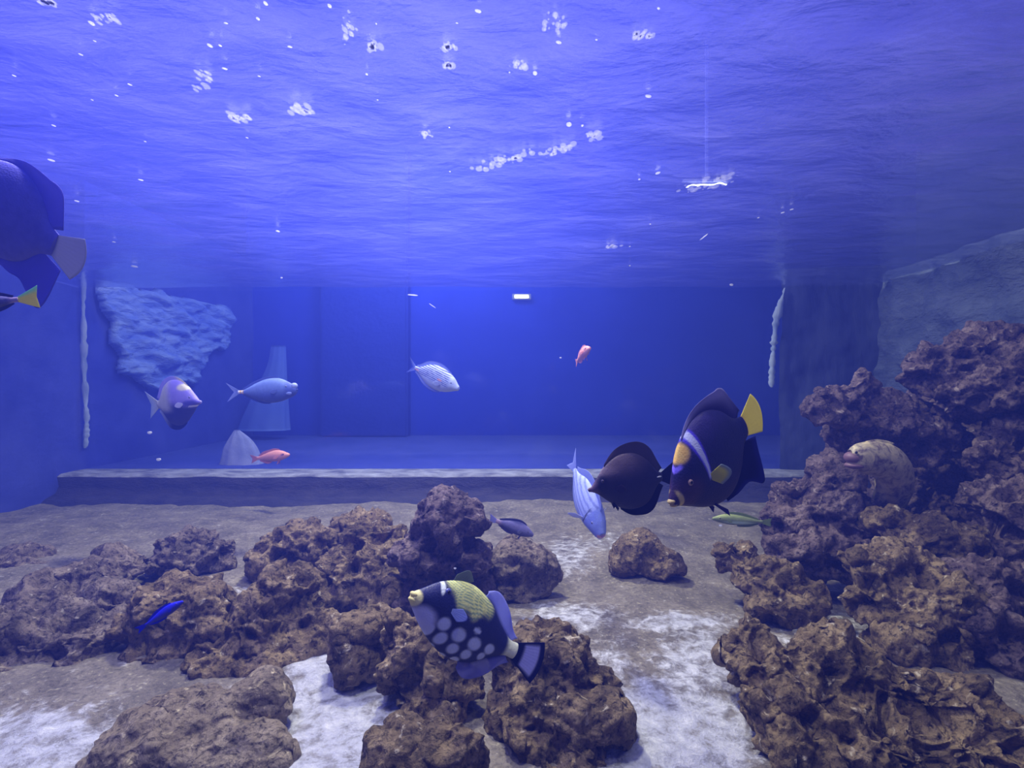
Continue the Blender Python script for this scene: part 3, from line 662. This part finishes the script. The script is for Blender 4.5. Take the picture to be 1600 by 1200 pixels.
# --- yellow-green fish on the sand
def c_yg(t, z, sn, c): return mixl(mixl((.16, .20, .10), (.34, .42, .14), sm(-.05, .08, z)), (.55, .75, .55), ell(t, z, .55, -.04, .3, .03, .5))
f = Fish('wrasse', 'slim yellow-green fish gliding low behind the navy angelfish', 'fish', P(1152, 813, 2.2), .21, [(a, b*.75, c*.75, d*.8) for a, b, c, d in slim_prof], c_yg, yaw=176, pitch=3)
yf = lambda u, v: (.26, .34, .12); f.dorsal(.25, .9, [.03, .05, .05, .02], yf, .03); f.anal(.5, .9, [.03, .05, .02], yf, .03); f.caudal(.18, .09, yf, .1); f.pectoral(.28, -.1, .1, .03, yf, .5, .3); f.eyes(.14, .3, .022, (.4, .4, .2))

# --- moray eel
def eel():
    m, nt, out = newmat('mottled_eel_skin'); v = texco(nt); n = noise_t(nt, v, 26, 6, .7, .6); n2 = noise_t(nt, v, 90, 4)
    c = ramp(nt, n, [(.38, (.13, .09, .09)), (.5, (.42, .36, .24)), (.62, (.62, .52, .30))]); pbsdf(nt, out, c, .45, bump(nt, n2, .4, .004), .4)
    m2 = plain('eel_head', (.20, .11, .14), .5, .4)
    root = empty('moray_eel', P(1385, 800, 2.35)); tag(root, 'mottled yellow-brown eel arching out of a gap in the right-hand rocks', 'eel')
    # px,py,depth,radius_px
    path = [(1326, 712, 2.22, 9), (1331, 713, 2.22, 15), (1342, 714, 2.22, 21), (1356, 715, 2.23, 24), (1372, 717, 2.25, 26), (1387, 724, 2.27, 27), (1396, 740, 2.3, 27), (1397, 762, 2.34, 26), (1390, 784, 2.4, 24), (1382, 806, 2.5, 20), (1385, 830, 2.6, 15)]
    rows = [(i/(len(path)-1),)+tuple(P(a, b, d))+(r*d/F,) for i, (a, b, d, r) in enumerate(path)]
    def tube(u0, u1, name, mat, n=70, k=40):
        vs = []; fs = []
        for i in range(n+1):
            u = u0+(u1-u0)*i/n; q = pchip(rows, u); q2 = pchip(rows, min(1, u+.01)); q1 = pchip(rows, max(0, u-.01))
            c = Vector(q[:3]); T = (Vector(q2[:3])-Vector(q1[:3])).normalized(); A = T.cross(Vector((0, 1, 0))).normalized(); B = T.cross(A)
            for j in range(k):
                a = 2*math.pi*j/k; rr = q[3]*(1+.04*mn.noise(c*30+Vector((j, 0, 0))))
                vs.append(c+A*math.cos(a)*rr*1.05+B*math.sin(a)*rr*.8-root.location)
        for i in range(n):
            for j in range(k): fs.append((i*k+j, i*k+(j+1) % k, (i+1)*k+(j+1) % k, (i+1)*k+j))
        fs.append(tuple(range(k))); fs.append(tuple(n*k+j for j in reversed(range(k))))
        return link(name, mesh(name, vs, fs), mat, root)
    tube(0, 1, 'body', m)
    V, Fc = ICO3
    for nm, c_, r, mt in (('jaw', (1336, 727, 2.22), (15, 6), m2), ('snout', (1333, 715, 2.22), (13, 10), m2)):
        c = P(*c_)-root.location; s_ = 2.2/F; link(nm, mesh(nm, [c+Vector((v[0]*r[0]*s_, v[1]*14*s_, v[2]*r[1]*s_)) for v in V], Fc), mt, root)
    c = P(1338, 707, 2.185)-root.location; link('eye', mesh('eye', [c+Vector(tuple(v*.006)) for v in ICO2[0]], ICO2[1]), M_pupil, root)
    # ridge-like dorsal fin
    vs = []; fs = []
    for i in range(61):
        u = .25+.7*i/60; q = pchip(rows, u); q2 = pchip(rows, u+.01); c = Vector(q[:3]); T = (Vector(q2[:3])-c).normalized(); A = -T.cross(Vector((0, 1, 0))).normalized()
        if A.z < 0 and i < 20: A = -A
        h = .012*math.sin(math.pi*i/60)**.5
        for a, y in ((q[3]*.95, .004), (q[3]*1.05+h, 0), (q[3]*.95, -.004)): vs.append(c+A*a+Vector((0, y, 0))-root.location)
    for i in range(60):
        for j in range(2): fs.append((i*3+j, i*3+j+1, i*3+j+4, i*3+j+3))
    link('dorsal_fin', mesh('dorsal_fin', vs, fs), m, root)
eel()

# ---------------------------------------------------------------- beyond the far window
def cladding():
    """craggy slab hung on the left wall beyond the window"""
    out = [(4.72, 1.92), (6.9, 1.98), (6.8, 1.45), (6.35, 1.38), (6.2, 1.02), (5.4, .92), (5.0, 1.12)]
    nu, nv = 110, 70; vs = []; keep = {}; fs = []
    def inside(y, z):
        c = False
        for i in range(len(out)):
            (a, b), (c_, d) = out[i], out[i-1]
            if (b > z) != (d > z) and y < (c_-a)*(z-b)/(d-b)+a: c = not c
        return c
    for i in range(nu+1):
        for j in range(nv+1):
            y = 4.65+2.4*i/nu; z = .85+1.2*j/nv; ok = inside(y+.10*mn.noise(Vector((y*5, z*5, 0))), z+.08*mn.noise(Vector((y*5, z*5, 9))))
            h = (.05+.12*abs(mn.fractal(Vector((y*1.5+z, z*4, 3)), .9, 2.1, 6))) if ok else 0
            vs.append((XL+.03+h, y, z)); keep[(i, j)] = ok
    for i in range(nu):
        for j in range(nv):
            if sum(keep[k] for k in ((i, j), (i+1, j), (i+1, j+1), (i, j+1))) >= 1: fs.append((i*(nv+1)+j, (i+1)*(nv+1)+j, (i+1)*(nv+1)+j+1, i*(nv+1)+j+1))
    me = mesh('rock_cladding', vs, fs); o = link('rock_cladding', me, wall_mat('pale_blue_rock_face', (.12, .20, .85), (.36, .48, 1.0), 4, .9, .06, (1, .7, 2.2)))
    sol = o.modifiers.new('s', 'SOLIDIFY'); sol.thickness = .03; sol.offset = -1
    tag(o, 'pale craggy rock slab on the side wall beyond the far window, upper left', 'rock panel')
cladding()
def flared(name, label, cat, rows, d, mat, depth=.5):
    """rows: (py, px_left, px_right) of a rounded flared form"""
    vs = []; fs = []; k = 48; n = 30
    rr = [(i/(len(rows)-1),)+r for i, r in enumerate(rows)]
    for i in range(n+1):
        py, a, b = pchip(rr, i/n); A = P(a, py, d); B = P(b, py, d); c = (A+B)/2; r = (B.x-A.x)/2
        for j in range(k):
            t = 2*math.pi*j/k; q = 1+.04*math.sin(t*9); vs.append((c.x+r*math.cos(t)*q, d+r*depth*math.sin(t)*q, c.z))
    for i in range(n):
        for j in range(k): fs.append((i*k+j, i*k+(j+1) % k, (i+1)*k+(j+1) % k, (i+1)*k+j))
    fs.append(tuple(range(k))); fs.append(tuple(n*k+j for j in reversed(range(k))))
    return tag(link(name, mesh(name, vs, fs), mat), label, cat)
flared('draped_cloth', 'pale blue flared cloth shape standing beyond the far window behind the unicornfish', 'cloth',
       [(540, 424, 446), (570, 418, 447), (600, 405, 448), (640, 385, 450), (672, 372, 452)], 7.1, wall_mat('pale_blue_cloth', (.10, .17, .70), (.15, .23, .80), 2, .2, .02))
flared('standing_stone', 'whitish rounded cone beyond the far window behind the salmon-pink fish', 'stone',
       [(672, 366, 374), (685, 358, 390), (700, 350, 401), (718, 346, 408), (728, 342, 412)], 4.9, wall_mat('whitish_stone', (.30, .32, .60), (.5, .5, .75), 4, .5, .03))
def emis(name, col, st):
    m, nt, out = newmat(name); e = N(nt, 'ShaderNodeEmission', Strength=st); e.inputs[0].default_value = (*col, 1); nt.links.new(e.outputs[0], out.inputs[0]); return m
# small lamp on the far wall
c = P(815, 464, 7.57); t = empty('wall_lamp', c); tag(t, 'small warm lamp glowing on the dark blue back wall', 'lamp')
o = box('housing', (-.14, -.03, -.045), (.14, .03, .045), plain('lamp_housing', (.3, .32, .5)), .01, t)
o = box('bulb_panel', (-.105, -.045, -.025), (.105, -.028, .025), emis('warm_lamp_glow', (1, .88, .55), 5), .006, t)
# long lamp above the water
c = P(1104, 288, 4.3); t = empty('hanging_lamp', c); tag(t, 'long bright lamp hanging above the water, seen through the ripples at right', 'lamp')
box('housing', (-.20, -.03, .02), (.20, .03, .035), plain('lamp_case', (.35, .38, .8)), .004, t)
vs = []; fs = []
for i in range(41):
    x = -.17+.34*i/40; zz = .012*mn.noise(Vector((x*14, 2, 0)))*2+.06*x; hh = .010*(.35+abs(mn.noise(Vector((x*22, 7, 0))))*1.6)*min(1, i/4+.2, (40-i)/4+.2)
    for j in range(10): vs.append((x, .012*math.cos(j*.628), zz+hh*math.sin(j*.628)-.004))
for i in range(40):
    for j in range(10): fs.append((i*10+j, i*10+(j+1) % 10, (i+1)*10+(j+1) % 10, (i+1)*10+j))
link('tube', mesh('tube', vs, fs), emis('lamp_tube_glow', (.9, .95, 1), 9), t)
box('rod', (-.01, -.01, .07), (.01, .01, 1.2), plain('lamp_rod', (.1, .12, .5)), 0, t)

# ---------------------------------------------------------------- lamp glints modelled as pale blobs under the surface, specks in the water
def blob_mat(name, alpha):
    m, nt, out = newmat(name); v = texco(nt); n = noise_t(nt, v, 80, 3)
    t = N(nt, 'ShaderNodeBsdfTranslucent'); nt.links.new(ramp(nt, n, [(.2, (.7, .72, .85)), (.8, (.85, .87, .95))]), t.inputs[0])
    g = N(nt, 'ShaderNodeBsdfGlossy', Roughness=.1); d = N(nt, 'ShaderNodeBsdfDiffuse'); d.inputs[0].default_value = (.95, .95, 1, 1)
    a = N(nt, 'ShaderNodeMixShader'); a.inputs[0].default_value = .3; nt.links.new(t.outputs[0], a.inputs[1]); nt.links.new(d.outputs[0], a.inputs[2])
    b = N(nt, 'ShaderNodeMixShader'); b.inputs[0].default_value = .15; nt.links.new(a.outputs[0], b.inputs[1]); nt.links.new(g.outputs[0], b.inputs[2]); tr = N(nt, 'ShaderNodeBsdfTransparent'); z = N(nt, 'ShaderNodeMixShader'); z.inputs[0].default_value = alpha; nt.links.new(tr.outputs[0], z.inputs[1]); nt.links.new(b.outputs[0], z.inputs[2]); nt.links.new(z.outputs[0], out.inputs[0]); return m
M_blob = blob_mat('bright_glint_flake', .85); M_glint = blob_mat('thin_glint', .12); rnd = random.Random(5)
def surf_pt(px, py):
    """point where that line of sight meets the underside of the water"""
    h = SURF-.014-CAMZ; return P(px, py, h*F/(600-py))
V2, F2 = ICO2
LONE = [(22, 118, 7, 20), (84, 196, 8, 10), (80, 250, 9, 20), (120, 314, 9, 10), (203, 132, 8, 30), (126, 85, 8, 25), (148, 64, 6, 30), (182, 149, 7, 20), (144, 156, 5, 20),
        (227, 221, 5, 20), (328, 71, 12, 20), (344, 71, 8, 10), (351, 107, 10, 60), (353, 36, 8, 70), (405, 119, 6, 40), (453, 73, 9, 70), (403, 29, 10, 0), (415, 5, 12, 0), (515, 9, 12, 0),
        (573, 116, 7, 0), (590, 156, 5, 0), (588, 37, 5, 0), (386, 215, 6, 40), (143, 36, 14, 0), (434, 361, 10, 8), (210, 416, 14, 6), (178, 378, 7, 10), (747, 17, 10, 60), (714, 36, 5, 60), (796, 113, 5, 0),
        (702, 199, 5, 0), (1013, 150, 10, 60), (1029, 13, 8, 40), (889, 194, 12, 10), (910, 196, 8, 0), (999, 280, 7, 10), (1028, 270, 9, -20), (1185, 340, 6, 0), (1223, 332, 8, -15), (1237, 327, 8, -20), (1016, 350, 5, 0), (984, 385, 5, 0), (984, 415, 5, 0), (703, 268, 5, 0), (932, 62, 6, 60), (873, 66, 9, 60), (836, 114, 10, 10), (220, 281, 9, 40)]
proto = None
for i, (px, py, r, ang) in enumerate(LONE):
    p = surf_pt(px, py); s_ = p.y/F
    if proto is None:
        proto = link('surface_glint', mesh('surface_glint', [(v[0], v[1]*1.6, v[2]*.42) for v in V2], F2), M_blob); o = proto
    else: o = proto.copy(); COL.objects.link(o)
    k = r*(.26 if 90 < px < 600 or r < 9 else .36)*s_; o.location = (p.x, p.y, p.z-.1*k); o.scale = (k, k, k*.9); o.rotation_euler = (0, 0, R(-ang))
    tag(o, 'small bright lamp glint alone on the underside of the water surface', 'glint', 'lone lamp glints under the water surface')  # stands for a lamp glint on the water, modelled as a pale blob
GLINTS = [(545, 45, 14, 30, 'teardrop patch of white lamp glints under the water at the top, left of centre'), (583, 73, 12, 10, 'small round glint patch right of the teardrop glint patch'),
        (317, 126, 17, 20, 'bright glint patch under the water at the upper left'), (372, 184, 24, 9, 'faint glint patch below the bright upper left glint patch'),
        (472, 171, 24, 8, 'elongated glint patch under the water left of centre'), (699, 74, 14, 8, 'small glint patch at the top centre, right of the teardrop patch'),
        (810, 102, 14, 10, 'glint speck cluster at the top just right of centre'), (866, 36, 24, 18, 'faint glint patch at the very top right of centre'),
        (665, 210, 13, 8, 'lone small glint patch left of the long glint streak'), (785, 250, 52, 10, 'long bright glint streak under the water at the centre'),
        (868, 235, 34, 9, 'second glint streak ending the long central streak on the right'), (928, 213, 17, 7, 'small glint patch above the right end of the glint streaks'),
        (1105, 288, 48, 12, 'brightest glint patch, around the lamp glare on the right'), (955, 385, 17, 5, 'thin glint patch low under the dark part of the surface'), (165, 30, 24, 8, 'faint glint streak near the top left corner'),
        (70, 4, 22, 6, 'bright glint streak cut off by the top edge at left'), (700, 101, 9, 7, 'tiny glint patch just below the top centre glint patch'), (1005, 56, 22, 7, 'very faint glint patch near the top right of centre')]
for (cx, cy, rx, ry, lab) in GLINTS:
    n = int(8+rx*.8); vs = []; fs = []; c0 = surf_pt(cx, cy)
    for k in range(n):
        while True:
            a, b = rnd.gauss(0, .5), rnd.gauss(0, .5)
            if a*a+b*b < 1: break
        slope = -.28 if cx > 700 and rx > 25 else 0
        px = cx+a*rx; py = cy+b*ry+slope*a*rx
        p = surf_pt(px, py); s_ = p.y/F; r = rnd.choice((1.2, 2, 3.2, 4.8))*rnd.uniform(.7, 1.2)*s_; n0 = len(vs)
        for v in V2: vs.append(p+Vector((v[0]*r, v[1]*r*1.8, v[2]*r*.22))-c0)
        for f_ in F2: fs.append(tuple(q+n0 for q in f_))
    o = link('glint_patch', mesh('glint_patch', vs, fs), M_glint); o.location = c0; tag(o, lab, 'foam')  # cluster of lamp glints, shaped as flat pale blobs
SPECK = [(234, 676, 3.0, 5, 'tiny pale flake drifting below the lilac and navy fish'), (248, 718, 3.0, 5, 'tiny pale flake drifting above the left end of the kerb'), (1143, 445, 3.0, 4, 'bright speck drifting left of the dark corner wall'),
         (876, 559, 2.6, 2.5, 'tiny white speck left of the small red-pink fish'), (676, 478, 2.8, 7, 'thin pale flake high above the striped surgeonfish'), (1100, 370, 2.0, 9, 'pale sliver drifting under the surface at right'),
         (1126, 821, 1.9, 3.5, 'white flake below the navy angelfish'), (440, 434, 2.9, 2.5, 'tiny speck under the surface left of centre'), (645, 461, 2.9, 9, 'faint thin strand drifting below the surface, left of centre'), (711, 888, 1.7, 3, 'tiny speck in front of the tall dark rock')]
for (px, py, d, r, lab) in SPECK:
    c = P(px, py, d); s_ = d/F*r*.75; thin = r > 6
    vs = [Vector((v[0]*s_*(1.25 if thin else 1), v[1]*s_*.5, v[2]*s_*(.13 if thin else .6)))*(1+.25*mn.noise(Vector(tuple(v))*2)) for v in V2]
    o = link('food_flake', mesh('food_flake', vs, F2), M_blob); o.location = c; o.rotation_euler = (0, R({676: 35, 1100: -38}.get(px, 5)), 0); tag(o, lab, 'food flake')
